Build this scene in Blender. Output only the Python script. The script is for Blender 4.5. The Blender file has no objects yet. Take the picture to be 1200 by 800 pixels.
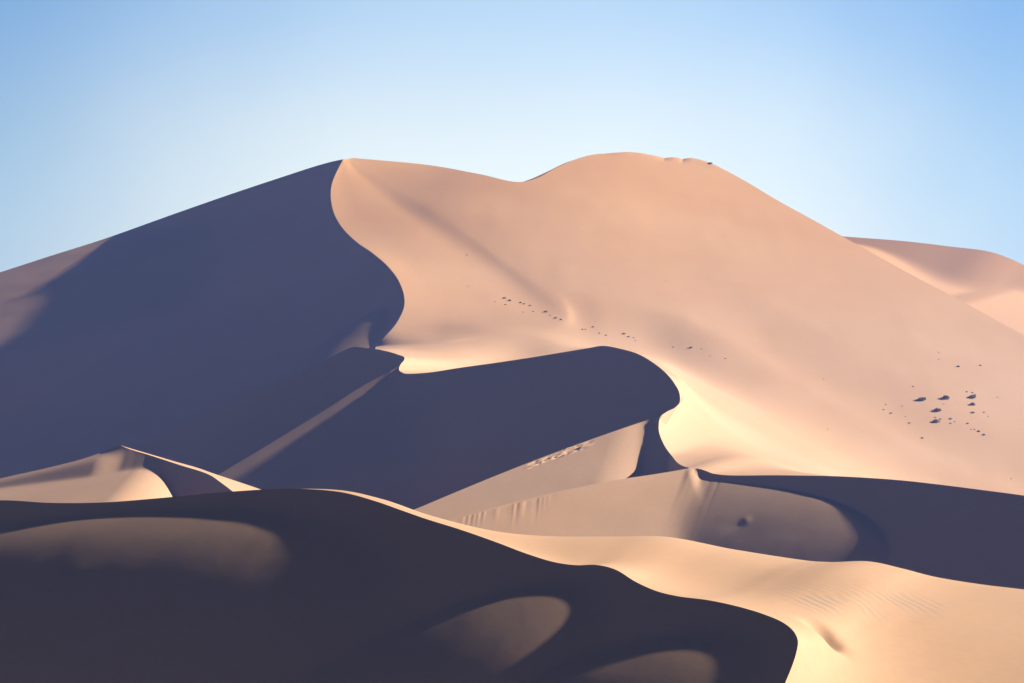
import bpy, math, random
import numpy as np
from mathutils import Vector
from mathutils.bvhtree import BVHTree

rng = np.random.default_rng(7)
random.seed(7)
scene = bpy.context.scene
COL = scene.collection

# ------------------------------------------------------------------ camera
FPX = 3403.0                       # focal length in photo pixels (1200 wide)
PITCH = math.atan(80 / FPX)        # horizon lies at row 480 of 800
cam_d = bpy.data.cameras.new('camera')
cam = bpy.data.objects.new('camera', cam_d)
COL.objects.link(cam)
cam_d.sensor_width = 36.0
cam_d.lens = 36.0 * FPX / 1200.0
cam_d.clip_start = 1.0
cam_d.clip_end = 30000.0
cam.location = (0, 0, 0)
cam.rotation_euler = (math.pi / 2 + PITCH, 0, 0)
scene.camera = cam

# ------------------------------------------------------------------ light
SUN_EL = math.radians(24.0)
SUN_BACK = math.radians(18.0)      # sun stands to the right, this far behind the dunes
SUN = np.array([math.cos(SUN_EL) * math.cos(SUN_BACK),
                math.cos(SUN_EL) * math.sin(SUN_BACK), math.sin(SUN_EL)])
world = bpy.data.worlds.new('World')
scene.world = world
world.use_nodes = True
wn, wl = world.node_tree.nodes, world.node_tree.links
wn.clear()
w_out = wn.new('ShaderNodeOutputWorld')
w_bg = wn.new('ShaderNodeBackground')
w_bg.inputs['Strength'].default_value = 0.05
sky = wn.new('ShaderNodeTexSky')
sky.sky_type = 'NISHITA'
sky.sun_disc = False
sky.sun_elevation = SUN_EL
sky.sun_rotation = math.pi / 2 - SUN_BACK
sky.altitude = 1200
sky.air_density = 1.0
sky.dust_density = 0.05
sky.ozone_density = 2.0
# sky tinted by elevation: pale at the horizon, overhead darkened to deepen the shadows
w_tc = wn.new('ShaderNodeTexCoord')
w_sep = wn.new('ShaderNodeSeparateXYZ')
wl.new(w_tc.outputs['Generated'], w_sep.inputs[0])
w_ramp = wn.new('ShaderNodeValToRGB')
w_ramp.color_ramp.interpolation = 'EASE'
e = w_ramp.color_ramp.elements
e[0].position, e[0].color = 0.0, (0.50, 0.54, 0.58, 1)
e[1].position, e[1].color = 0.55, (0.016, 0.02, 0.05, 1)
for p_, c_ in ((0.09, (0.50, 0.57, 0.63, 1)), (0.145, (0.40, 0.53, 0.66, 1)), (0.25, (0.08, 0.11, 0.19, 1))):
    n_ = e.new(p_)
    n_.color = c_
wl.new(w_sep.outputs['Z'], w_ramp.inputs[0])
w_mul = wn.new('ShaderNodeMixRGB')
w_mul.blend_type = 'MULTIPLY'
w_mul.inputs['Fac'].default_value = 1.0
wl.new(sky.outputs[0], w_mul.inputs['Color1'])
wl.new(w_ramp.outputs[0], w_mul.inputs['Color2'])
# brightening painted into the sky: one soft pale patch behind the big dune
BRIGHT_DIR = Vector(((590 - 600) / FPX, 1.0, (480 - 115) / FPX)).normalized()
w_dist = wn.new('ShaderNodeVectorMath')
w_dist.operation = 'DISTANCE'
w_dist.inputs[1].default_value = BRIGHT_DIR
wl.new(w_tc.outputs['Generated'], w_dist.inputs[0])
w_noi = wn.new('ShaderNodeTexNoise')
w_noi.inputs['Scale'].default_value = 9.0
w_noi.inputs['Detail'].default_value = 3.0
wl.new(w_tc.outputs['Generated'], w_noi.inputs['Vector'])
w_add = wn.new('ShaderNodeMath')
w_add.operation = 'MULTIPLY_ADD'
w_add.inputs[1].default_value = 0.06
wl.new(w_noi.outputs[0], w_add.inputs[0])
wl.new(w_dist.outputs['Value'], w_add.inputs[2])
w_mr = wn.new('ShaderNodeMapRange')
w_mr.interpolation_type = 'SMOOTHSTEP'
w_mr.inputs['From Min'].default_value = 0.25
w_mr.inputs['From Max'].default_value = 0.06
w_mr.inputs['To Max'].default_value = 1.0
wl.new(w_add.outputs[0], w_mr.inputs['Value'])
w_bright = wn.new('ShaderNodeMixRGB')
w_bright.blend_type = 'MULTIPLY'
w_bright.inputs['Color2'].default_value = (2.5, 1.71, 1.26, 1)
wl.new(w_mr.outputs[0], w_bright.inputs['Fac'])
wl.new(w_mul.outputs[0], w_bright.inputs['Color1'])
wl.new(w_bright.outputs[0], w_bg.inputs['Color'])
wl.new(w_bg.outputs[0], w_out.inputs['Surface'])

sun_d = bpy.data.lights.new('sun', 'SUN')
sun_d.energy = 5.0
sun_d.angle = math.radians(0.53)
sun_d.color = (1.0, 0.875, 0.69)
sun = bpy.data.objects.new('sun', sun_d)
COL.objects.link(sun)
sun.rotation_euler = Vector(SUN).to_track_quat('Z', 'Y').to_euler()
sun.location = (200, 60, 200)

vs = scene.view_settings
vs.view_transform = 'Standard'
vs.look = 'None'
vs.exposure = 1.92
vs.gamma = 1.0
vs.use_curve_mapping = False
scene.cycles.max_bounces = 6
scene.cycles.volume_bounces = 1

# ------------------------------------------------------------------ helpers
CP, SP = math.cos(PITCH), math.sin(PITCH)


def ray(u, v):
    """slope of the sight line through a photo pixel: x = a*Y, z = b*Y"""
    u = np.asarray(u, float)
    v = np.asarray(v, float)
    den = FPX * CP - (400 - v) * SP
    return (u - 600) / den, (FPX * SP + (400 - v) * CP) / den


def P(u, v, Y):
    a, b = ray(u, v)
    Y = np.asarray(Y, float)
    return np.stack([a * Y, Y + 0 * a, b * Y], -1)


def proj(X, Y, Z):
    """photo pixel of a point"""
    d = Y * CP + Z * SP
    return 600 + FPX * X / d, 400 - FPX * (Z * CP - Y * SP) / d


def plane(gx, gy, u, v, Y):
    p = P(u, v, Y)
    return lambda x, y: p[2] + gx * (x - p[0]) + gy * (y - p[1])


def smax(a, b, k):
    d = np.abs(a - b)
    return np.maximum(a, b) + k * np.log1p(np.exp(-d / k))


def sstep(e0, e1, x):
    t = np.clip((x - e0) / (e1 - e0), 0, 1)
    return t * t * (3 - 2 * t)


def hit(u, v, F, lo=300.0, hi=1500.0, n=600):
    """first distance at which the sight line meets the slope F(x, y)"""
    a, b = ray(np.atleast_1d(u), np.atleast_1d(v))
    Ys = np.linspace(lo, hi, n)
    g = F(a[:, None] * Ys, Ys[None, :] + 0 * a[:, None]) - b[:, None] * Ys
    i = np.argmax(g > 0, axis=1)
    i = np.clip(i, 1, n - 1)
    l, h = Ys[i - 1].copy(), Ys[i].copy()
    for _ in range(40):
        m = 0.5 * (l + h)
        up = F(a * m, m) - b * m > 0
        h = np.where(up, m, h)
        l = np.where(up, l, m)
    return 0.5 * (l + h)


def crom(t, pts, tt):
    """non-uniform Catmull-Rom (Hermite) through pts at knots t"""
    t = np.asarray(t, float)
    pts = np.asarray(pts, float)
    d = np.diff(pts, axis=0) / np.diff(t)[:, None]
    h = np.diff(t)
    m = np.empty_like(pts)
    m[1:-1] = (d[:-1] * h[1:, None] + d[1:] * h[:-1, None]) / (h[:-1] + h[1:])[:, None]
    m[0], m[-1] = d[0], d[-1]
    i = np.clip(np.searchsorted(t, tt, side='right') - 1, 0, len(t) - 2)
    s = ((tt - t[i]) / h[i])[:, None]
    hh = h[i][:, None]
    return ((2 * s**3 - 3 * s**2 + 1) * pts[i] + (s**3 - 2 * s**2 + s) * hh * m[i]
            + (-2 * s**3 + 3 * s**2) * pts[i + 1] + (s**3 - s**2) * hh * m[i + 1])


def pixcurve(pts, n):
    pts = np.asarray(pts, float)
    c = np.r_[0, np.cumsum(np.sqrt(np.linalg.norm(np.diff(pts[:, :2], axis=0), axis=1)))]
    fine = crom(c, pts, np.linspace(0, c[-1], n * 4))
    l = np.r_[0, np.cumsum(np.linalg.norm(np.diff(fine[:, :2], axis=0), axis=1))]
    q = np.linspace(0, l[-1], n)
    return np.stack([np.interp(q, l, fine[:, k]) for k in range(fine.shape[1])], -1)


def spline_matrix(knots, w):
    """C2 natural cubic spline as a linear operator"""
    k = np.asarray(knots, float)
    n = len(k)
    h = np.diff(k)
    A = np.zeros((n, n))
    R = np.zeros((n, n))
    A[0, 0] = A[-1, -1] = 1
    for i in range(1, n - 1):
        A[i, i - 1], A[i, i], A[i, i + 1] = h[i - 1], 2 * (h[i - 1] + h[i]), h[i]
        R[i, i - 1] += 6 / h[i - 1]
        R[i, i] -= 6 / h[i - 1] + 6 / h[i]
        R[i, i + 1] += 6 / h[i]
    M = np.linalg.solve(A, R)
    I = np.eye(n)
    out = np.zeros((len(w), n))
    for q, x in enumerate(w):
        i = min(max(np.searchsorted(k, x, side='right') - 1, 0), n - 2)
        a, b = (k[i + 1] - x) / h[i], (x - k[i]) / h[i]
        out[q] = a * I[i] + b * I[i + 1] + ((a**3 - a) * M[i] + (b**3 - b) * M[i + 1]) * h[i]**2 / 6
    return out


def vnoise(x, y, seed=0):
    xi, yi = np.floor(x).astype(np.int64), np.floor(y).astype(np.int64)
    xf, yf = x - xi, y - yi

    def hsh(a, b):
        n = (a * 374761393 + b * 668265263 + seed * 974711) & 0x7fffffff
        n = ((n ^ (n >> 13)) * 1274126177) & 0x7fffffff
        return ((n ^ (n >> 16)) & 0xffff) / 65535.0 * 2 - 1
    sx, sy = xf**3 * (xf * (6 * xf - 15) + 10), yf**3 * (yf * (6 * yf - 15) + 10)
    a = hsh(xi, yi) * (1 - sx) + hsh(xi + 1, yi) * sx
    b = hsh(xi, yi + 1) * (1 - sx) + hsh(xi + 1, yi + 1) * sx
    return a * (1 - sy) + b * sy


def strip(name, G, mat, parent=None, coarse=None):
    """grid of points [m, n, 3] as one smooth mesh object"""
    m, n = G.shape[:2]
    idx = np.arange(m * n).reshape(m, n)
    q = np.stack([idx[:-1, :-1], idx[:-1, 1:], idx[1:, 1:], idx[1:, :-1]], -1).reshape(-1, 4)
    V = G.reshape(-1, 3)
    # keep faces turned upwards
    e1, e2 = V[q[:, 2]] - V[q[:, 0]], V[q[:, 3]] - V[q[:, 1]]
    nz = e1[:, 0] * e2[:, 1] - e1[:, 1] * e2[:, 0]
    if np.sum(nz) < 0:
        q = q[:, ::-1]
    me = bpy.data.meshes.new(name)
    me.vertices.add(len(V))
    me.vertices.foreach_set('co', V.astype(np.float32).ravel())
    me.loops.add(q.size)
    me.loops.foreach_set('vertex_index', q.astype(np.int32).ravel())
    me.polygons.add(len(q))
    me.polygons.foreach_set('loop_start', np.arange(0, q.size, 4, dtype=np.int32))
    me.polygons.foreach_set('loop_total', np.full(len(q), 4, dtype=np.int32))
    me.polygons.foreach_set('use_smooth', np.ones(len(q), dtype=bool))
    me.update(calc_edges=True)
    me.validate()
    if coarse is not None:
        at = me.attributes.new('coarse', 'FLOAT', 'POINT')
        at.data.foreach_set('value', coarse.astype(np.float32).ravel())
    me.materials.append(mat)
    ob = bpy.data.objects.new(name, me)
    COL.objects.link(ob)
    if parent:
        ob.parent = parent
    return ob


def structure(name, label, loc=(0, 0, 0)):
    o = bpy.data.objects.new(name, None)
    o.empty_display_size = 5
    COL.objects.link(o)
    o['kind'] = 'structure'
    o['label'] = label
    return o


def slip(name, crest, F, h, length, mat, parent, nd=150, power=1.6, extra=None, ease=4.0):
    """slip face: rows run from the crest down the heading h over the slope F"""
    h = np.asarray(h, float)
    h = h / np.linalg.norm(h)
    d = length * np.linspace(0, 1, nd) ** power
    # rows must not cross: keep crest points that advance across the heading
    c = crest[:, 0] * h[1] - crest[:, 1] * h[0]
    if c[-1] < c[0]:
        c = -c
    keep, last = [], -1e9
    for i in range(len(c)):
        if c[i] > last + 0.004:
            keep.append(i)
            last = c[i]
    crest = crest[keep]
    X = crest[None, :, 0] + h[0] * d[:, None]
    Y = crest[None, :, 1] + h[1] * d[:, None]
    Z = F(X, Y)
    off = crest[:, 2] - F(crest[:, 0], crest[:, 1])
    Z = Z + off[None, :] * np.exp(-d / ease)[:, None]
    wd = (1 - np.exp(-d / 5.0))[:, None]
    Z = Z + wd * (0.07 * vnoise(X / 11, Y / 9, 61) + 0.008 * vnoise(X / 2.6 + 9, Y / 3.1, 62))
    if extra is not None:
        Z = Z + extra(X, Y, d[:, None] + 0 * X)
    return strip(name, np.stack([X, Y, Z], -1), mat, parent)


def back(name, crest, h, length, s0, s1, mat, parent, nd=40):
    """far side of a crest, falling away with slope s0 at the crest and s1 at the foot"""
    h = np.asarray(h, float)
    if h.ndim == 1:
        h = np.repeat(h[None], len(crest), 0)
    h = h / np.linalg.norm(h, axis=1)[:, None]
    q = np.linspace(0, 1, nd) ** 1.6
    d = length * q
    s0 = np.broadcast_to(np.asarray(s0, float), (len(crest),))
    drop = s0[None] * d[:, None] + (s1 - s0[None]) * (d * d)[:, None] / (2 * length)
    G = np.stack([crest[None, :, 0] + h[None, :, 0] * d[:, None],
                  crest[None, :, 1] + h[None, :, 1] * d[:, None],
                  crest[None, :, 2] - drop], -1)
    return strip(name, G, mat, parent)


# ------------------------------------------------------------------ materials
def sand_material():
    m = bpy.data.materials.new('sand')
    m.use_nodes = True
    nt = m.node_tree
    nd, lk = nt.nodes, nt.links
    nd.clear()
    out = nd.new('ShaderNodeOutputMaterial')
    bs = nd.new('ShaderNodeBsdfPrincipled')
    bs.inputs['Roughness'].default_value = 0.9
    bs.inputs['Specular IOR Level'].default_value = 0.15
    lk.new(bs.outputs[0], out.inputs['Surface'])
    tc = nd.new('ShaderNodeTexCoord')
    big = nd.new('ShaderNodeTexNoise')
    big.inputs['Scale'].default_value = 0.018
    big.inputs['Detail'].default_value = 5
    big.inputs['Roughness'].default_value = 0.55
    lk.new(tc.outputs['Object'], big.inputs['Vector'])
    ramp = nd.new('ShaderNodeValToRGB')
    ramp.color_ramp.elements[0].position = 0.32
    ramp.color_ramp.elements[0].color = (0.300, 0.186, 0.112, 1)
    ramp.color_ramp.elements[1].position = 0.68
    ramp.color_ramp.elements[1].color = (0.325, 0.214, 0.142, 1)
    lk.new(big.outputs[0], ramp.inputs[0])
    fine = nd.new('ShaderNodeTexNoise')
    fine.inputs['Scale'].default_value = 1.3
    fine.inputs['Detail'].default_value = 6
    fine.inputs['Roughness'].default_value = 0.6
    lk.new(tc.outputs['Object'], fine.inputs['Vector'])
    fr = nd.new('ShaderNodeMapRange')
    fr.inputs['To Min'].default_value = 0.90
    fr.inputs['To Max'].default_value = 1.10
    lk.new(fine.outputs[0], fr.inputs['Value'])
    mul = nd.new('ShaderNodeVectorMath')
    mul.operation = 'SCALE'
    lk.new(ramp.outputs[0], mul.inputs[0])
    lk.new(fr.outputs[0], mul.inputs['Scale'])
    # redder sand high on the dunes, paler sand low down
    sep = nd.new('ShaderNodeSeparateXYZ')
    lk.new(tc.outputs['Object'], sep.inputs[0])
    hr = nd.new('ShaderNodeMapRange')
    hr.interpolation_type = 'SMOOTHSTEP'
    hr.inputs['From Min'].default_value = 5
    hr.inputs['From Max'].default_value = 85
    lk.new(sep.outputs['Z'], hr.inputs['Value'])
    hm_ = nd.new('ShaderNodeMixRGB')
    hm_.blend_type = 'MULTIPLY'
    hm_.inputs['Color2'].default_value = (1.08, 0.92, 0.58, 1)
    lk.new(hr.outputs[0], hm_.inputs['Fac'])
    lk.new(mul.outputs[0], hm_.inputs['Color1'])
    at = nd.new('ShaderNodeAttribute')
    at.attribute_name = 'coarse'
    mix = nd.new('ShaderNodeMixRGB')
    mix.inputs['Color2'].default_value = (0.25, 0.19, 0.145, 1)
    lk.new(at.outputs['Fac'], mix.inputs['Fac'])
    lk.new(hm_.outputs[0], mix.inputs['Color1'])
    lk.new(mix.outputs[0], bs.inputs['Base Color'])
    bmp = nd.new('ShaderNodeBump')
    bmp.inputs['Strength'].default_value = 0.03
    bmp.inputs['Distance'].default_value = 0.25
    lk.new(fine.outputs[0], bmp.inputs['Height'])
    mid = nd.new('ShaderNodeTexNoise')
    mid.inputs['Scale'].default_value = 0.22
    mid.inputs['Detail'].default_value = 4
    mp = nd.new('ShaderNodeMapping')
    mp.inputs['Rotation'].default_value = (0, 0, 0.5)
    mp.inputs['Scale'].default_value = (1.0, 0.35, 0.5)
    lk.new(tc.outputs['Object'], mp.inputs[0])
    lk.new(mp.outputs[0], mid.inputs['Vector'])
    bm2 = nd.new('ShaderNodeBump')
    bm2.inputs['Strength'].default_value = 0.02
    bm2.inputs['Distance'].default_value = 0.8
    lk.new(mid.outputs[0], bm2.inputs['Height'])
    lk.new(bmp.outputs[0], bm2.inputs['Normal'])
    lk.new(bm2.outputs[0], bs.inputs['Normal'])
    return m


SAND = sand_material()

# ------------------------------------------------------------------ ground sheet
gm = bpy.data.meshes.new('ground')
R_ = 4000
gm.from_pydata([(-R_, -R_, -75), (R_, -R_, -75), (R_, R_, -75), (-R_, R_, -75)], [], [(0, 1, 2, 3)])
gm.materials.append(SAND)
go = bpy.data.objects.new('ground', gm)
COL.objects.link(go)
go['kind'] = 'structure'
go['label'] = 'sandy desert floor beneath the dunes'

# ------------------------------------------------------------------ slopes of the big dune
GX, GY = 0.45, 0.42
_B = plane(0.48, 0.40, 402, 187, 962)


def plane2(gx, F, p, q):
    """plane of lateral slope gx through the two points of slope F seen at pixels p and q"""
    A = P(p[0], p[1], hit(p[0], p[1], F)[0])
    B = P(q[0], q[1], hit(q[0], q[1], F)[0])
    gy = (A[2] - B[2] - gx * (A[0] - B[0])) / (A[1] - B[1])
    return lambda x, y: A[2] + gx * (x - A[0]) + gy * (y - A[1])


# crest of the long ridge: station, pixel, slope it belongs to
RC = [(0, 402, 187, 'B'), (.3, 394, 203, 'B'), (.6, 389.5, 214, 'B'), (1, 387.5, 228, 'B'),
      (1.5, 391, 249, 'B'), (2, 401, 267, 'B'), (2.5, 418, 284, 'B'), (3, 438, 298, 'B'),
      (3.4, 455, 313, 'B'), (3.8, 468, 331, 'B'), (4.1, 473.5, 347, 'B'), (4.4, 473, 362, 'B'),
      (4.7, 464, 380, 'B'), (5, 450, 396, 'B'), (5.15, 440, 407, 'B'), (5.26, 444.5, 408.7, '2'),
      (5.5, 457, 411.8, '2'), (5.7, 467, 415, '2'), (5.85, 474, 418.2, '2'), (5.92, 473.5, 421.5, '2'),
      (6, 469, 427, 'x'), (6.05, 467.5, 431.5, '3'), (6.15, 471, 435.5, '3'), (6.3, 480, 437.3, '3'),
      (6.42, 500, 436, '3'), (6.65, 540, 430, '3'), (6.88, 580, 424.5, '3'), (7.12, 620, 418.5, '3'),
      (7.4, 660, 412, '3'), (7.75, 690, 407, '3'), (8, 706, 404.5, '3'), (8.3, 725, 407.5, '3'),
      (8.6, 745, 413, '3'), (9, 765, 424, '3'), (9.35, 780, 436, '3'), (9.65, 790, 448, '3'),
      (9.85, 796, 459, '3'), (10, 797, 468, '3'), (10.3, 792, 476, 'x'), (10.7, 781, 482, 'x'),
      (11, 774, 487.5, '4'), (11.35, 772, 498, '4'), (11.7, 773, 508, '4'), (12, 778, 520, '4'),
      (12.4, 787, 533, '4'), (12.7, 796, 543, 'x'), (12.85, 803, 546.3, 'x'), (13, 811, 547.6, '6'),
      (13.25, 820, 548.8, '6'), (13.5, 828, 551.3, '6'), (13.75, 835, 554, '6'), (14, 845, 555.6, '6'),
      (15, 920, 556.2, '6'), (16, 1000, 558.2, '6'), (16.6, 1060, 562.5, '6'), (17, 1100, 567, '6'),
      (17.5, 1150, 573.3, '6'), (18, 1200, 580, '6'), (19, 1300, 598, '6'), (20, 1400, 618, '6'), (21, 1620, 668, '6')]

SH = SUN[:2] / np.linalg.norm(SUN[:2])
ST = SUN[2] / np.linalg.norm(SUN[:2])


def shade_surf(crest):
    """lower edge of the light that passes over a crest, as a height field"""
    w = -SH[1] * crest[:, 0] + SH[0] * crest[:, 1]
    k = crest[:, 2] - ST * (SH[0] * crest[:, 0] + SH[1] * crest[:, 1])
    wb = np.linspace(w.min(), w.max(), 160)
    kb = np.full(160, -1e9)
    for i in range(len(w) - 1):
        lo_, hi_ = sorted((w[i], w[i + 1]))
        j = (wb >= lo_ - 1e-6) & (wb <= hi_ + 1e-6)
        if j.any():
            f = (wb[j] - w[i]) / (w[i + 1] - w[i] + 1e-12)
            kb[j] = np.maximum(kb[j], k[i] + (k[i + 1] - k[i]) * np.clip(f, 0, 1))
    g0, g1 = (kb[8] - kb[0]) / (wb[8] - wb[0]), (kb[-1] - kb[-9]) / (wb[-1] - wb[-9])
    n = 21
    kk = np.hanning(n + 2)[1:-1]
    kk /= kk.sum()
    st = wb[1] - wb[0]
    pre = kb[0] - g0 * st * np.arange(n // 2, 0, -1)
    post = kb[-1] + g1 * st * np.arange(1, n // 2 + 1)
    kb = np.convolve(np.r_[pre, kb, post], kk, mode='valid')

    def f(x, y):
        q = -SH[1] * x + SH[0] * y
        z = np.interp(q, wb, kb)
        z = z + np.where(q < wb[0], g0 * (q - wb[0]), 0) + np.where(q > wb[-1], g1 * (q - wb[-1]), 0)
        return z + ST * (SH[0] * x + SH[1] * y)
    return f


def on(pts, n, F, lo=300.0):
    c = pixcurve(pts, n)
    return P(c[:, 0], c[:, 1], hit(c[:, 0], c[:, 1], F, lo))


def rc_pts(t0, t1):
    return [(r[1], r[2]) for r in RC if t0 <= r[0] <= t1]


def at(F, u, v, lo=300.0):
    return P(u, v, hit(u, v, F, lo)[0])


def toe(S, p, q, c, lo=300.0):
    """gentle foot of a slip face that comes out into the light beyond the line p-q"""
    a, b = at(S, *p, lo), at(S, *q, lo)
    n = np.array([-(b - a)[1], (b - a)[0]])
    n = n / np.linalg.norm(n)
    if n @ SH > 0:
        n = -n
    return lambda x, y: S(x, y) + c * (n[0] * (x - a[0]) + n[1] * (y - a[1]))


def swell(S, c, p, q, L, lo=300.0, skirt=0.0):
    """low swell on a slip face whose sunward half catches the light"""
    c3, p3, q3 = at(S, *c, lo), at(S, *p, lo), at(S, *q, lo)
    m = np.linalg.inv(np.stack([(p3 - c3)[:2], (q3 - c3)[:2]], 1))
    th = np.linspace(0, 2 * math.pi, 60)
    d = m @ SH
    k = np.max(np.abs(2 * (np.cos(th) * d[0] + np.sin(th) * d[1])))
    H = L / k

    def f(x, y):
        al = m[0, 0] * (x - c3[0]) + m[0, 1] * (y - c3[1])
        be = m[1, 0] * (x - c3[0]) + m[1, 1] * (y - c3[1])
        w = 1 - al * al - be * be
        return S(x, y) + H * (w - skirt * np.minimum(0, w) ** 2)
    return f


LEFT_SKY = [(-520, 478), (-260, 404), (-120, 358), (0, 319.5), (60, 300), (120, 281), (200, 252.5), (270, 228), (330, 208), (370, 195), (388, 190)]
S_B = shade_surf(on(LEFT_SKY + rc_pts(0, 5.15), 500, _B))
_Bl = toe(S_B, (130, 279), (0, 412), 0.10)
_Bt = swell(S_B, (345, 462), (439, 394), (385, 398), 0.13, skirt=6.0)


def F_B(x, y):
    z = F_B0(x, y)
    return smax(z, _Bt(x, y), 0.2)


def F_B0(x, y):
    return smax(_B(x, y), _Bl(x, y) - 0.01 * np.maximum(0, 895 - y) ** 2, 0.5)


F_2 = plane(0.50, 0.40, 475, 418, 650)
_3 = plane(0.46, 0.42, 705, 405, 602)
_3s = toe(shade_surf(on(rc_pts(6.15, 9.9), 300, _3)), (440, 450), (278, 560), 0.12)


def F_3(x, y):
    return smax(_3(x, y), _3s(x, y), 0.25)


_4p = plane(0.02, 0.42, 772, 490, 545)


def _4(x, y):
    return _4p(x, y) - 0.03 * np.maximum(0, x - 19 + 0.2 * (541 - y)) ** 2


_4s = plane(0.46, 0.42, 775, 492, 543)


def F_4(x, y):
    return smax(_4(x, y), _4s(x, y), 0.5)


_6 = plane(0.45, 0.42, 811, 548, 484)
_5 = swell(shade_surf(on(rc_pts(13, 20), 300, _6)), (600, 650), (1000, 630), (640, 560), 0.17, skirt=14.0)


_5l = plane(-0.02, 0.36, 800, 551, 480.5)              # lit face of the lowest arm


def F_6(x, y):
    return smax(smax(_6(x, y), _5(x, y), 0.1), _5l(x, y) - 0.25 * np.maximum(0, x - 28.8 - 0.06 * (482 - y)) ** 2, 0.3)


FS = {'B': F_B0, '2': F_2, '3': F_3, '4': F_4, '6': _6}
tR = np.array([r[0] for r in RC])
uvR = np.array([[r[1], r[2]] for r in RC])
fR = [r[3] for r in RC]
tt = np.unique(np.concatenate([np.linspace(tR[i], tR[i + 1], max(4, int(np.linalg.norm(uvR[i + 1] - uvR[i]) / 1.6)))
                               for i in range(len(tR) - 1)]))
uv = crom(tR, uvR, tt)
YR = np.full(len(tt), np.nan)
for key, F in FS.items():
    ts = [tR[i] for i in range(len(tR)) if fR[i] == key]
    sel = (tt >= min(ts)) & (tt <= max(ts))
    YR[sel] = hit(uv[sel, 0], uv[sel, 1], F)
bad = np.isnan(YR)
YR[bad] = np.interp(tt[bad], tt[~bad], YR[~bad])
ker = np.array([1, 2, 3, 2, 1]) / 9.0
for _ in range(1):
    Yp = np.pad(YR, 2, mode='edge')
    YR = np.convolve(Yp, ker, mode='valid')
CR = P(uv[:, 0], uv[:, 1], YR)


def rslice(t0, t1):
    s = (tt >= t0) & (tt <= t1)
    return CR[s]


_Mp = plane(-0.15, 0.33, 735, 178.5, 1005)


def _M(x, y):
    """the broad sunlit face: close to a plane, bending down to the winding crest"""
    return _Mp(x, y) - 0.0012 * np.maximum(0, 40 - x) ** 2


VL = [(0, 410, 188), (1, 440, 213), (2, 492, 262), (3, 548, 318), (4, 602, 358), (5, 650, 385), (6, 690, 399), (7, 720, 406),
      (8, 747, 411), (9, 775, 420), (10, 815, 440), (11, 870, 470), (12, 925, 502), (13, 975, 530), (14, 1020, 555),
      (15, 1075, 585), (16, 1130, 612), (17, 1200, 637), (18, 1280, 665), (19, 1380, 700), (20, 1480, 740), (21, 1720, 820)]
SL = [(0, 414, 185.5), (1, 500, 193.5), (2, 560, 204), (3, 612, 213.5), (3.5, 632, 208), (4, 650, 198), (5, 690, 182.5),
      (6, 735, 180.0), (7, 765, 182.5), (8, 782, 184.5), (9, 800, 186.0), (10, 818, 188), (11, 842, 196), (12, 875, 213.5),
      (13, 910, 234.5), (14, 950, 256.5), (15, 990, 279), (16, 1060, 318), (17, 1130, 355), (18, 1200, 393), (19, 1330, 460),
      (20, 1480, 540), (21, 1720, 650)]


_WL = plane(-0.20, 0.20, 797, 468, hit(797, 468, F_3)[0])     # bright flank below the lower arm


def guide(L, q, Y0, near=False):
    L = np.array(L, float)
    g = crom(L[:, 0], L[:, 1:], q)
    Y = hit(g[:, 0], g[:, 1], _M)
    Y = Y0 + (Y - Y0) * sstep(0, 2.0, q)
    if near:
        Yn = hit(g[:, 0], g[:, 1], _WL)
        Y = Y + (Yn - Y) * 0.10 * sstep(8.5, 12.0, q)
    return P(g[:, 0], g[:, 1], Y)


big = structure('big_sand_dune', 'towering star dune with a winding crest, sunlit right side and blue shaded left side')
CV, CS = guide(VL, tt, 962.0, True), guide(SL, tt, 966.0)


def lerp(a, b, f, dz=0.0):
    f = np.broadcast_to(np.asarray(f, float), (len(a),))[:, None]
    r = a + (b - a) * f
    L = np.linalg.norm((b - a)[:, :2], axis=1)
    r[:, 2] -= dz * L
    return r




def blur_t(A, w):
    """smooth along the stations"""
    q = np.linspace(tt[0], tt[-1], 2001)
    n = max(3, int(w / (q[1] - q[0])) | 1)
    k = np.hanning(n + 2)[1:-1]
    k /= k.sum()
    out = []
    for c in range(3):
        f = np.interp(q, tt, A[:, c])
        f = np.r_[2 * f[0] - f[1:n // 2 + 1][::-1], f, 2 * f[-1] - f[-n // 2:-1][::-1]]
        out.append(np.interp(tt, q, np.convolve(f, k, mode='valid')[:len(q)]))
    return np.stack(out, -1)



iS = int(np.argmax(tt > 5.2))                # the crest steps towards the camera here: smooth both sides on their own
CU, CL = CR.copy(), CR.copy()
CU[iS:] = CR[iS - 1]
CL[:iS + 4] = CR[iS + 4]
ks = sstep(4.95, 5.75, tt)[:, None]
CRa = blur_t(CU, 0.8) * (1 - ks) + blur_t(CL, 0.8) * ks
kb_ = sstep(4.8, 6.2, tt)[:, None]
CRb = blur_t(CU, 1.6) * (1 - kb_) + blur_t(CL, 2.0) * kb_
CV, CS0 = blur_t(CV, 1.4), blur_t(CS, 1.5)
wv = sstep(1.5, 4.6, tt)[:, None]
CV = (1 - wv) * lerp(CRa, CS0, 0.42, 0.015) + wv * CV
wt = 0.22 * sstep(5.0, 5.9, tt) * (1 - sstep(6.6, 9.2, tt))
_W = plane(-0.12, 0.25, 464, 380, 785)        # floor of the basin behind the crest
cr1 = sstep(7, 10, tt)
ap = sstep(8.5, 11.5, tt)


def basin(r, k, lift):
    z = np.minimum(r[:, 2], _W(r[:, 0], r[:, 1]) + lift)
    r[:, 2] += wt * k * (z - r[:, 2])
    return r


def on_face(f):
    r = lerp(CV, CS0, f)
    r[:, 2] += sstep(1.0, 4.0, tt) * (_M(r[:, 0], r[:, 1]) - r[:, 2])
    return r


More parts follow.
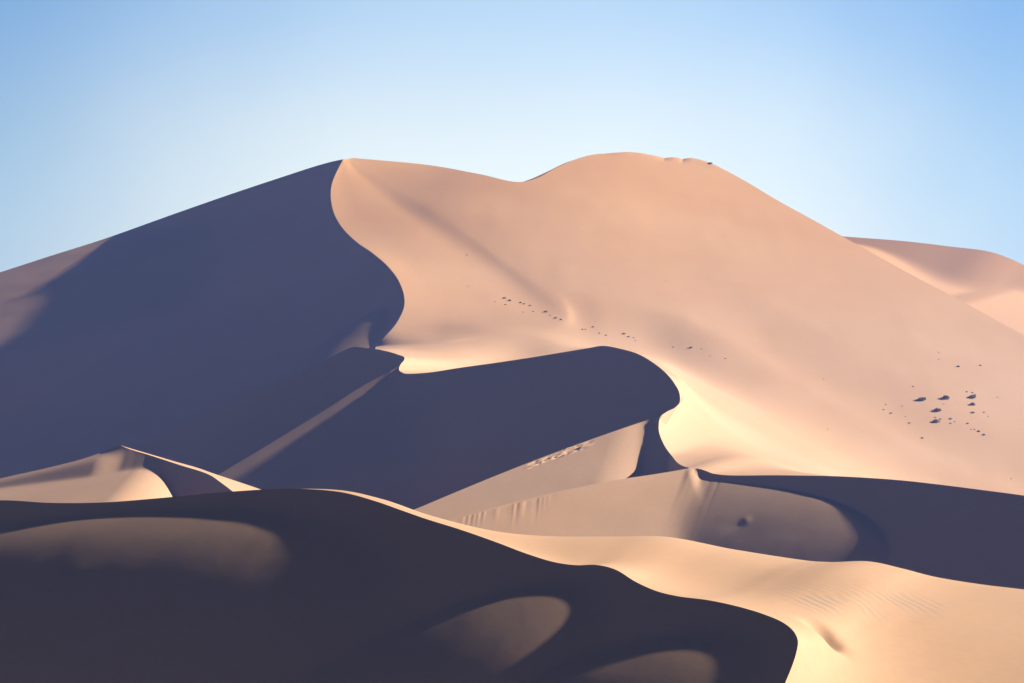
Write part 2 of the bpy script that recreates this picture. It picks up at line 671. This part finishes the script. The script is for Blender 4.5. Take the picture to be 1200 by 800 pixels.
rows = np.stack([CR, basin(lerp(CRa, CV, 0.25 + 0.12 * wt, 0.006 - 0.012 * sstep(9, 10, tt)), 0.5, 4.0), basin(lerp(CRb, CV, 0.62 + 0.12 * wt, 0.004), 1.0, 0.5),
                 lerp(CRb, CV, 0.80 + 0.12 * cr1, 0.002), CV, on_face(0.20 + 0.06 * ap), on_face(0.45 + 0.05 * ap), on_face(0.72 + 0.02 * ap), CS])
kn = [0, 0.10, 0.22, 0.33, 0.38, 0.50, 0.64, 0.80, 1.0]
ns_ = [40, 26, 20, 12, 34, 26, 30, 46]


def loft(Q, ns):
    """smooth rows through the guide curves, knots by distance, column by column"""
    h = np.linalg.norm(np.diff(Q, axis=0), axis=2)[..., None] + 0.02
    d = np.diff(Q, axis=0) / h
    m = np.empty_like(Q)
    m[0], m[-1] = d[0], d[-1]
    m[1:-1] = (d[:-1] * h[1:] + d[1:] * h[:-1]) / (h[:-1] + h[1:])
    out, w = [], []
    for i, n in enumerate(ns):
        last = i == len(ns) - 1
        q = np.linspace(0, 1, n, endpoint=last)
        if i == 0:
            q = q ** 1.4
        if last:
            q = 1 - (1 - q) ** 1.6
        w.append(kn[i] + q * (kn[i + 1] - kn[i]))
        q = q[:, None, None]
        out.append((2 * q**3 - 3 * q**2 + 1) * Q[i] + (q**3 - 2 * q**2 + q) * h[i] * m[i]
                   + (-2 * q**3 + 3 * q**2) * Q[i + 1] + (q**3 - q**2) * h[i] * m[i + 1])
    return np.concatenate(out), np.concatenate(w)


GA, wq = loft(rows, ns_)
fade = np.minimum(sstep(0, .1, wq), sstep(1, .93, wq))[:, None] * sstep(0, 3, tt)[None]
GA[..., 2] += fade * (0.10 * vnoise(GA[..., 0] / 17, GA[..., 1] / 40, 3) + 0.03 * vnoise(GA[..., 0] / 5, GA[..., 1] / 16, 4))
# small humps along the summit, dying out down the slope
uS = ray(600, 0)[0] + CS[:, 0] / CS[:, 1] * FPX + 600
hump = 0.24 * np.interp(uS, [690, 712, 722, 735, 750, 768, 779, 783, 789, 796, 800.5, 804, 810, 820, 836, 850],
                        [0, 0.0, 1.0, 1.9, 1.5, 0.0, -1.9, -0.6, 0.5, 0.3, -1.2, 0.4, 1.6, 1.5, 0.9, 0])
for _ in range(2):
    hump = np.convolve(np.pad(hump, 2, mode='edge'), ker, mode='valid')
CS[:, 2] += hump
GA[..., 2] += hump[None] * (sstep(0.972, 1.0, wq))[:, None]
slope_A = strip('sunlit_slope', GA, SAND, big)
# far side of the skyline crest
hb = np.stack([0.25 + 0.75 * sstep(10, 15, tt), 1.0 - 0.5 * sstep(10, 15, tt)], -1)
back('lee_slope', CS, hb, 190, 0.22 + 0.33 * sstep(9, 12, tt), 0.55, SAND, big)

# slip face left of the winding crest, with the left skyline
left_sky = on(LEFT_SKY + [(402, 187)], 260, F_B0)
pB = rslice(0, 5.15)
ext = np.linspace(0, 1, 60)[1:, None] * np.array([[-6.0, -110.0]]) + pB[-1][None, :2]
ext = np.concatenate([ext, F_B(ext[:, 0], ext[:, 1])[:, None]], 1)
crB = np.concatenate([left_sky[:-1], pB, ext])
slip('slip_face', crB, F_B, (-0.97, -0.24), 260, SAND, big, nd=220)
back('lee_slope', left_sky, (0.25, 1.0), 150, 0.15, 0.45, SAND, big)

# middle arm
arm2 = on([(60, 575), (110, 546), (165, 520), (220, 495), (290, 463), (350, 435), (385, 419), (405, 409), (415, 405.7),
           (430, 407.3), (443, 408.5)], 260, F_2)
crD2 = np.concatenate([arm2, rslice(5.29, 6.06)])
slip('slip_face', crD2, F_2, (-0.85, -0.53), 90, SAND, big)
back('lee_slope', np.concatenate([arm2, rslice(5.29, 5.6)]), (0.15, 1.0), 45, 0.30, 0.55, SAND, big)

# lower arm with the broad shaded face
arm3 = on([(150, 620), (210, 583), (265, 550), (330, 511), (385, 477), (420, 454.5), (445, 440.5), (460, 433)], 240, F_3)
crD3 = np.concatenate([arm3, rslice(5.98, 10.95)])
slip('slip_face', crD3, F_3, (-0.45, -0.89), 110, SAND, big, nd=180)
back('lee_slope', arm3, (0.15, 1.0), 30, 0.45, 0.6, SAND, big)

# grazing-lit arm
arm4 = on([(420, 621), (480, 598.5), (540, 573.5), (600, 549), (660, 526), (710, 508), (745, 496), (765, 489.5)], 260, F_4)
crD4 = np.concatenate([arm4, rslice(10.98, 12.95)])


def scuffs(X, Y, D):
    u, v = proj(X, Y, F_4(X, Y))
    m = sstep(612, 628, u) * sstep(700, 676, u) * sstep(0.25, 0.6, D) * sstep(4.2, 2.4, D)
    n = vnoise(X / 1.5 + 0.5 * D, D / 0.55 - 0.25 * X, 21) + 0.5 * vnoise(X / 0.6, D / 0.4, 22)
    return m * 0.42 * np.clip(n - 0.15, -0.4, 0.8)


slip('slip_face', crD4, F_4, (-0.2, -0.98), 70, SAND, big, nd=240, power=2.2, extra=scuffs)
back('lee_slope', arm4[:205], (0.1, 1.0), 45, 0.4, 0.6, SAND, big)

# lowest arm and the dark face at the right
a5 = pixcurve([(440, 640), (500, 616), (550, 601), (600, 588), (660, 574), (720, 562), (760, 556), (785, 552), (800, 549.4), (810, 547.8), (815, 548.2)], 260)
a5 = np.concatenate([a5, np.minimum(458 + 25.3 * (a5[:, :1] - 520) / 291, 483.4)], 1)
arm5 = P(a5[:, 0], a5[:, 1], a5[:, 2])
crD5 = np.concatenate([arm5, rslice(13.12, 21)])
hole5 = at(F_6, 871, 611)


def flutes5(X, Y, D):
    u, v = proj(X, Y, F_6(X, Y))
    m = sstep(525, 545, u) * sstep(665, 625, u) * sstep(0.3, 1.2, D)
    L = 6 + 3.5 * vnoise(X / 2.2, 0 * X + 3.3, 32)
    g = np.abs(vnoise(X / 0.8 + 0.05 * D, 0 * X + 1.7, 31))
    z = -m * 0.13 * g * np.exp(-(D / L) ** 2)
    dx, dy = X - hole5[0], Y - hole5[1]
    z = z + 0.07 * np.exp(-((dx - 0.5) / 0.7) ** 2 - ((dy - 0.4) / 1.6) ** 2) - 0.05 * np.exp(-((dx + 0.9) / 1.6) ** 2 - ((dy + 0.8) / 1.8) ** 2)
    return z


slip('slip_face', crD5, F_6, (-0.2, -0.98), 110, SAND, big, nd=260, extra=flutes5, ease=9.0)
back('lee_slope', arm5, (0.1, 1.0), 40, 0.4, 0.6, SAND, big)

# ------------------------------------------------------------------ far dune
far = structure('far_sand_dune', 'low pale dune rising behind the right shoulder of the big dune')
fs = pixcurve([(930, 272.5), (960, 274.5), (990, 277.5), (1060, 283), (1120, 290), (1150, 293.5), (1166, 297), (1185, 304),
               (1200, 311), (1250, 330), (1350, 360), (1450, 385)], 200)
cf = P(fs[:, 0], fs[:, 1], 1020.0)
d = 150 * np.linspace(0, 1, 160) ** 1.4
ftoe = 4 + 18 * sstep(1000, 1165, fs[:, 0]) - 9 * sstep(1165, 1215, fs[:, 0])
S = 0.62 + (0.15 - 0.62) * sstep(0.65, 1.3, d[:, None] / ftoe[None])
drop = np.concatenate([np.zeros((1, len(fs))), np.cumsum(0.5 * (S[1:] + S[:-1]) * np.diff(d)[:, None], 0)])
hx, hy = -0.56, -0.83
strip('slip_face', np.stack([cf[None, :, 0] + hx * d[:, None], cf[None, :, 1] + hy * d[:, None], cf[None, :, 2] - drop], -1), SAND, far)
back('lee_slope', cf, (0.2, 1), 200, 0.2, 0.4, SAND, far)

# ------------------------------------------------------------------ small dune at the left
K8 = 0.84
_8d = plane(0.28, 0.42, 141, 521, 640 * K8)                 # dim face below the left crest
_8q = plane(0.25, 0.18, 60, 546.5, hit(60, 546.5, _8d)[0])  # rounded shoulder
_8s = plane2(0.52, _8d, (186, 540), (222, 575))         # dark face
_8t = plane2(0.17, _8d, (20, 567), (160, 549))          # hollow


def F_8(x, y):
    a = -smax(-_8q(x, y), -(_8d(x, y) + 0.95), 0.2)
    k = sstep(-84 * K8, -91 * K8, x)
    z = smax(_8d(x, y) * (1 - k) + a * k, _8s(x, y), 0.15)
    return smax(z, _8t(x, y) - 0.05 * np.maximum(0, x + 81 * K8) ** 2, 0.2)


small = structure('small_sand_dune', 'small peaked dune with a pale lit hollow and a dark right face')
c8a = on([(-420, 650), (-200, 606), (-100, 586), (0, 560), (60, 546.5), (100, 536), (122, 528), (133, 523), (141, 521)], 160, F_8)
c8b = on([(141, 521), (152, 525.5), (175, 532.5), (195, 539), (215, 545.5), (235, 551.5), (248, 557), (258, 564), (270, 573), (285, 585),
          (300, 600), (310, 615)], 160, F_8)
slip('slip_face', np.concatenate([c8a, c8b[1:]]), F_8, (-0.6, -0.8), 46, SAND, small, nd=200,
     extra=lambda X, Y, D: -0.02 * sstep(-88 * K8, -84 * K8, X) * sstep(-68 * K8, -74 * K8, X) * sstep(0.2, 0.8, D) * sstep(9, 6, D)
     * np.abs(vnoise(X / 1.3, 0 * X + 0.5, 41)))
sk8 = pixcurve([(141, 521), (155, 525.3), (180, 532.6), (205, 540), (230, 547), (250, 554), (280, 564), (312, 575), (360, 592), (420, 615)], 160)
s8 = P(sk8[:, 0], sk8[:, 1], K8 * np.linspace(640.5, 625, 160))
w8 = np.linspace(0, 1, 40)[:, None, None]
strip('sunlit_slope', c8b[None] * (1 - w8) + s8[None] * w8, SAND, small)
back('lee_slope', np.concatenate([c8a, s8[1:]]), (0.3, 1.0), 60, 0.2, 0.5, SAND, small)

# ------------------------------------------------------------------ foreground ridge
KF = 0.5
_F = plane(0.44, 0.41, 500, 607, 480 * KF)
SWELLS = []


def F_F(x, y):
    z = _F(x, y)
    for f in SWELLS:
        z = smax(z, f(x, y), 0.12)
    return z


ridge = structure('near_sand_ridge', 'dark foreground dune ridge with a sunlit flank on its right')
FC = [(-800, 660), (-500, 622), (-260, 600), (-120, 593), (0, 585.5), (60, 588.5), (120, 588), (180, 583.5), (250, 577), (310, 572.8), (350, 572), (400, 576),
      (440, 586.5), (470, 597), (500, 607.5), (540, 620), (580, 634), (620, 649), (650, 658), (675, 661.5), (700, 661.3), (722, 667),
      (745, 681), (770, 692), (795, 698), (830, 702.5), (865, 710), (895, 719), (918, 729), (930, 739), (935, 750), (933, 765), (927, 783),
      (920, 800), (905, 840), (885, 890), (860, 950)]
fc = pixcurve(FC, 1150)
cF = P(fc[:, 0], fc[:, 1], hit(fc[:, 0], fc[:, 1], _F, 100))
S_F = shade_surf(cF)
SWELLS.append(swell(S_F, (80, 668), (340, 637), (60, 616), 0.10, 100))
SWELLS.append(swell(S_F, (535, 762), (663, 724), (585, 703), 0.10, 100))
SWELLS.append(swell(S_F, (735, 818), (881, 790), (770, 759), 0.10, 100))
slip('slip_face', cF, F_F, (-0.8, -0.6), 62, SAND, ridge, nd=260)

WS = [(-800, -790, 662, 16), (-500, -490, 624, 16), (-260, -250, 602, 15), (0, 8, 587.8, 14), (60, 68, 590.8, 14), (120, 128, 590.5, 13), (180, 187, 586, 13), (250, 256, 579.2, 12), (330, 336, 573.2, 12), (400, 410, 575.5, 16), (440, 450, 585.0, 20), (500, 505, 604, 30),
      (560, 570, 620, 45), (620, 640, 627.3, 62), (670, 720, 628, 72), (705, 780, 628.2, 82), (745, 860, 643, 84), (780, 930, 654, 84),
      (830, 972, 657.8, 84), (880, 1020, 657.3, 86), (918, 1060, 666, 88), (935, 1100, 676, 92)]
# pair by distance along the crest
lF = np.r_[0, np.cumsum(np.linalg.norm(np.diff(fc, axis=0), axis=1))]


def lat(u):
    k = np.argmax(fc[:, 0] >= u - 1e-6) if u < 934 else int(np.argmax(fc[:, 0]))
    return lF[k]


def lat_v(v):
    return lF[np.argmax(fc[:, 1] >= v)]


sk = [(lat(a), b, c, cF[np.argmin(abs(lF - lat(a))), 1] + e * KF) for a, b, c, e in WS]
for v_, b, c, Y in [(775, 1150, 684, 478), (800, 1200, 690, 472), (845, 1280, 702, 462), (900, 1400, 722, 452), (949, 1560, 750, 440)]:
    sk.append((lat_v(v_), b, c, Y * KF))
sk = np.array(sk)
g = crom(sk[:, 0], sk[:, 1:], lF)
cW = P(g[:, 0], g[:, 1], g[:, 2])
rows = [cF, lerp(cF, cW, .3, 0.012), lerp(cF, cW, .65, -0.004), cW]
wq = np.linspace(0, 1, 200)
GW = np.tensordot(spline_matrix([0, .3, .65, 1], wq), np.stack(rows), axes=(1, 0))
fd = np.minimum(sstep(0, .06, wq), sstep(1, .94, wq))[:, None]
wid = np.clip(np.linalg.norm(cW - cF, axis=1) / 60, 0, 1)[None]
GW[..., 2] += fd * wid * (0.18 * vnoise(GW[..., 0] / 14 + 0.2 * GW[..., 1] / 14, GW[..., 1] / 22, 11))
gu, gv = proj(GW[..., 0], GW[..., 1], GW[..., 2])


def nearest(u, v):
    k = np.argmin((gu - u) ** 2 + (gv - v) ** 2)
    return GW.reshape(-1, 3)[k].copy()


pit = nearest(966, 738)
dx, dy = GW[..., 0] - pit[0], GW[..., 1] - pit[1]
GW[..., 2] -= 1.1 * np.exp(-((dx + 0.1 * dy) / 1.1) ** 2 - (dy / 1.5) ** 2)
# patch of coarse grey sand with wind ripples
mask = np.exp(-((gu - 1010 - 0.3 * (gv - 707)) / 95) ** 4 - ((gv - 706 - 0.05 * (gu - 1010)) / 15) ** 2)
mask *= sstep(-0.7, 0.5, vnoise(GW[..., 0] / 1.8, GW[..., 1] / 4.3, 51) + 0.5 * vnoise(GW[..., 0] / 0.65, GW[..., 1] / 1.4, 52))
ph = GW[..., 0] * 6.4 + GW[..., 1] * 2.2 + 2.8 * vnoise(GW[..., 0] / 2, GW[..., 1] / 3.4, 53)
GW[..., 2] += 0.017 * mask * np.sin(ph)
W2 = strip('sunlit_slope', GW, SAND, ridge, coarse=mask * 0.6)
hb2 = np.stack([0.3 + 0 * lF, 1 + 0 * lF], -1)
back('lee_slope', cW, hb2, 70, 0.18, 0.5, SAND, ridge)

# ------------------------------------------------------------------ low back ridge that shows its shaded side at the saddle
br = pixcurve([(600, 216), (612, 213.6), (622, 210.2), (632, 205.8), (641, 201.6), (650, 197.2), (662, 191.5), (676, 187.0), (690, 185)], 80)
cB_ = P(br[:, 0], br[:, 1], np.linspace(985, 1000, 80))
q_ = (9.0 * np.linspace(0, 1, 12) ** 1.3)[:, None]
strip('slip_face', np.stack([cB_[None, :, 0] - 0.85 * q_, cB_[None, :, 1] - 0.3 * q_, cB_[None, :, 2] - 0.6 * q_], -1), SAND, big)
back('lee_slope', cB_, (0.5, 0.85), 60, 0.2, 0.5, SAND, big)

# ------------------------------------------------------------------ shrubs and tufts
bpy.context.view_layer.update()
bvhs = [BVHTree.FromPolygons([v.co for v in o.data.vertices], [p.vertices for p in o.data.polygons]) for o in (slope_A,)]


def ground_at(u, v):
    a, b = ray(u, v)
    d = Vector((float(a), 1.0, float(b))).normalized()
    return bvhs[0].ray_cast(Vector((0, 0, 0)), d)[0]


def plant_material(name, col, rough):
    m = bpy.data.materials.new(name)
    m.use_nodes = True
    nd, lk = m.node_tree.nodes, m.node_tree.links
    bs = nd['Principled BSDF']
    bs.inputs['Roughness'].default_value = rough
    n = nd.new('ShaderNodeTexNoise')
    n.inputs['Scale'].default_value = 6.0
    r = nd.new('ShaderNodeValToRGB')
    r.color_ramp.elements[0].color = (*[c * 0.6 for c in col], 1)
    r.color_ramp.elements[1].color = (*[c * 1.4 for c in col], 1)
    tc = nd.new('ShaderNodeTexCoord')
    lk.new(tc.outputs['Object'], n.inputs['Vector'])
    lk.new(n.outputs[0], r.inputs[0])
    lk.new(r.outputs[0], bs.inputs['Base Color'])
    return m


SHRUB = plant_material('shrub_twigs', (0.115, 0.082, 0.052), 0.85)
TUFT = plant_material('dry_grass', (0.11, 0.085, 0.05), 0.9)


def shrub_mesh(name, seed, mat, n, flat, wild):
    """unit-wide mound of short twigs and leaf blades"""
    r = np.random.default_rng(seed)
    V, Fc = [], []
    lobes = [(r.uniform(-.22, .22), r.uniform(-.22, .22), r.uniform(.6, 1.0)) for _ in range(4)]
    for i in range(n):
        lx, ly, lh = lobes[i % 4]
        th, ph = r.uniform(0, 2 * math.pi), math.acos(r.uniform(0.0, 1.0))
        rad = 0.32 * r.uniform(0.35, 1.0) ** 0.5
        c = np.array([lx + rad * math.sin(ph) * math.cos(th), ly + rad * math.sin(ph) * math.sin(th), flat * lh * rad * 2.4 * math.cos(ph)])
        out = np.array([math.sin(ph) * math.cos(th), math.sin(ph) * math.sin(th), math.cos(ph) + 0.3]) + r.normal(0, wild, 3)
        out /= np.linalg.norm(out)
        side = np.cross(out, r.normal(0, 1, 3))
        side /= np.linalg.norm(side)
        l, w = r.uniform(.06, .16), r.uniform(.03, .06)
        b = len(V)
        V += [c - side * w, c + side * w, c + out * l + side * w * .4, c + out * l - side * w * .4]
        Fc.append((b, b + 1, b + 2, b + 3))
    b = len(V)                               # dense core of the mound
    V.append(np.array([0, 0, flat * 0.62]))
    for j in range(3):
        for k in range(9):
            th = 2 * math.pi * k / 9
            rr, zz = (0.2, 0.36, 0.42)[j] * r.uniform(.85, 1.15), flat * (0.52, 0.26, -0.12)[j]
            V.append(np.array([rr * math.cos(th), rr * math.sin(th), zz]))
    for k in range(9):
        Fc.append((b, b + 1 + k, b + 1 + (k + 1) % 9))
        for j in range(2):
            o_ = b + 1 + 9 * j
            Fc.append((o_ + k, o_ + 9 + k, o_ + 9 + (k + 1) % 9, o_ + (k + 1) % 9))
    for i in range(7):                       # stems reaching the sand
        th = r.uniform(0, 2 * math.pi)
        tip = np.array([0.26 * math.cos(th), 0.26 * math.sin(th), flat * 0.5])
        sd = np.array([-math.sin(th), math.cos(th), 0]) * 0.02
        b = len(V)
        root = np.array([0.05 * math.cos(th), 0.05 * math.sin(th), -0.06])
        V += [root - sd, root + sd, tip + sd * .5, tip - sd * .5]
        Fc.append((b, b + 1, b + 2, b + 3))
    me = bpy.data.meshes.new(name)
    me.from_pydata([tuple(v) for v in V], [], Fc)
    me.materials.append(mat)
    return me


big_m = [shrub_mesh('desert_shrub', 100 + i, SHRUB, 260, 0.45, .3) for i in range(4)]
tuft_m = [shrub_mesh('grass_tuft', 200 + i, TUFT, 110, 0.55, .5) for i in range(5)]


def plant(kind, u, v, wpx, label, cat, group, i):
    p = ground_at(u, v + wpx * 0.2)
    if p is None:
        return
    o = bpy.data.objects.new('desert_shrub' if kind == 'shrub' else 'grass_tuft', (big_m[i % 4] if kind == 'shrub' else tuft_m[i % 5]))
    COL.objects.link(o)
    sc = 0.9 * wpx * p.y / FPX
    o.location = p
    o.rotation_euler = (0, 0, rng.uniform(0, 6.28))
    o.scale = (sc * 1.15, sc * 1.15, sc * rng.uniform(.9, 1.15))
    o['label'] = label
    o['category'] = cat
    if group:
        o['group'] = group


BIG = [(1079, 466, 10), (1108, 464, 11), (1098, 479, 9), (1097, 492, 9), (1138.5, 463, 10), (1140, 472, 8)]
BIGL = ['large dark shrub on bare sand, farthest from the shrub ringed by tufts', 'broadest dark shrub of the cluster, standing on bare sand',
        'large dark shrub directly uphill of the lowest shrub in the cluster', 'large dark shrub with two small tufts beside it, lowest on the slope',
        'large dark shrub ringed by small tufts on its uphill side', 'smallest of the large dark shrubs, just downhill of the tuft-ringed one']
MID = [(1123, 428, 4.5), (1149, 427, 3), (1070, 452, 2.5), (1106, 472.5, 2), (1140, 482, 5), (1153, 482, 3), (1114, 489.5, 4), (1114, 495, 2.5),
       (1119, 493, 2), (1134, 495, 3.5), (1138, 502, 2.2), (1142, 502, 2.2), (1147, 504, 4.5), (1153, 508, 4.5), (1065.5, 494.5, 3.2), (1080.5, 512, 3.8),
       (1044, 483, 3.2), (1035.5, 479, 2.4), (1038, 473, 2.2), (1057, 475, 1.8), (1061, 487, 1.8), (1169, 464.5, 2), (1100, 412, 1.8), (1100, 420, 1.8),
       (1158, 487, 1.8), (1096, 488, 3), (1102, 490, 3), (1133, 458, 3), (1139.5, 459, 3), (1142.5, 461.5, 3), (965, 443, 2), (970, 502, 2), (1185, 560, 2)]
ROW = [(591, 349, 5), (597.5, 352, 4.5), (592.5, 357, 2.8), (610, 354.5, 3.5), (614, 356, 3.2), (621, 358, 3.4), (580, 354, 1.8), (625, 365, 2.4),
       (613, 366, 1.8), (639.5, 365, 5), (645, 369.5, 2.6), (651, 372.5, 3.8), (657.5, 374.5, 3.2), (695, 383, 3.2), (682.5, 386, 2.6), (686, 386, 2.4),
       (702.5, 390.5, 2.4), (710, 393, 2.8), (731, 391, 4.2), (736.5, 394.5, 3.6), (742.5, 396, 2.4), (744.5, 399.5, 1.8), (809.5, 406, 4.6), (789, 405.5, 2.4),
       (822, 408, 1.8), (832, 416, 1.8), (850, 419, 2.2), (780, 329, 1.8), (547, 299, 2.2), (548, 336, 1.8)]
for i, (u, v, w) in enumerate(BIG):
    plant('shrub', u, v, w, BIGL[i], 'shrub', 'large shrubs on the sunlit slope', i)
for i, (u, v, w) in enumerate(MID):
    lab = 'small dry tuft scattered on the sand around the large dark shrubs'
    if v < 455 and u > 1060:
        lab = 'dry tuft on bare sand well uphill of the large dark shrubs'
    elif u > 1130 and v > 490:
        lab = 'dry tuft in the short trail downhill of the large dark shrubs'
    elif 1093 < u < 1104 or 1130 < u < 1144 and v < 465:
        lab = 'dry tuft touching one of the large dark shrubs'
    elif u < 1000:
        lab = 'faint dry tuft alone between the tuft line and the large shrubs'
    elif u > 1180:
        lab = 'faint dry tuft at the foot of the slope above the dark face'
    plant('tuft', u, v, w, lab, 'tuft', 'tufts among the shrubs', i)
for i, (u, v, w) in enumerate(ROW):
    lab = 'tiny dry tuft in the broken line along the foot of the broad slope'
    if u > 785:
        lab = 'dry tuft past the lower end of the tuft line, above the bright flank'
    elif (u, v) == (780, 329):
        lab = 'single faint tuft high on the broad slope above the tuft line'
    elif u < 560:
        lab = 'faint tuft above the upper end of the tuft line near the winding crest'
    plant('tuft', u, v, w, lab, 'tuft', 'tufts in a line below the summit', i)
plant('shrub', 832.5, 191.5, 5, 'lone dark tuft on the summit ridge against the sky', 'tuft', None, 1)

# ------------------------------------------------------------------ haze
HAZE = True
if HAZE:
    hm = bpy.data.materials.new('haze')
    hm.use_nodes = True
    hn = hm.node_tree.nodes
    hn.clear()
    ho = hn.new('ShaderNodeOutputMaterial')
    pv_ = hn.new('ShaderNodeVolumePrincipled')
    pv_.inputs['Color'].default_value = (0.20, 0.345, 1.0, 1)
    pv_.inputs['Density'].default_value = 0.000125
    pv_.inputs['Anisotropy'].default_value = 0.2
    hm.node_tree.links.new(pv_.outputs[0], ho.inputs['Volume'])
    x0, x1, y0, y1, z0, z1 = -4050, 4050, -4050, 4050, -76, 104
    me = bpy.data.meshes.new('haze')
    me.from_pydata([(x0, y0, z0), (x1, y0, z0), (x1, y1, z0), (x0, y1, z0), (x0, y0, z1), (x1, y0, z1), (x1, y1, z1), (x0, y1, z1)], [],
                   [(0, 3, 2, 1), (4, 5, 6, 7), (0, 1, 5, 4), (1, 2, 6, 5), (2, 3, 7, 6), (3, 0, 4, 7)])
    me.materials.append(hm)
    hz = bpy.data.objects.new('haze', me)
    COL.objects.link(hz)
    hz['kind'] = 'stuff'
    hz['label'] = 'thin pale blue air haze over the dunes'
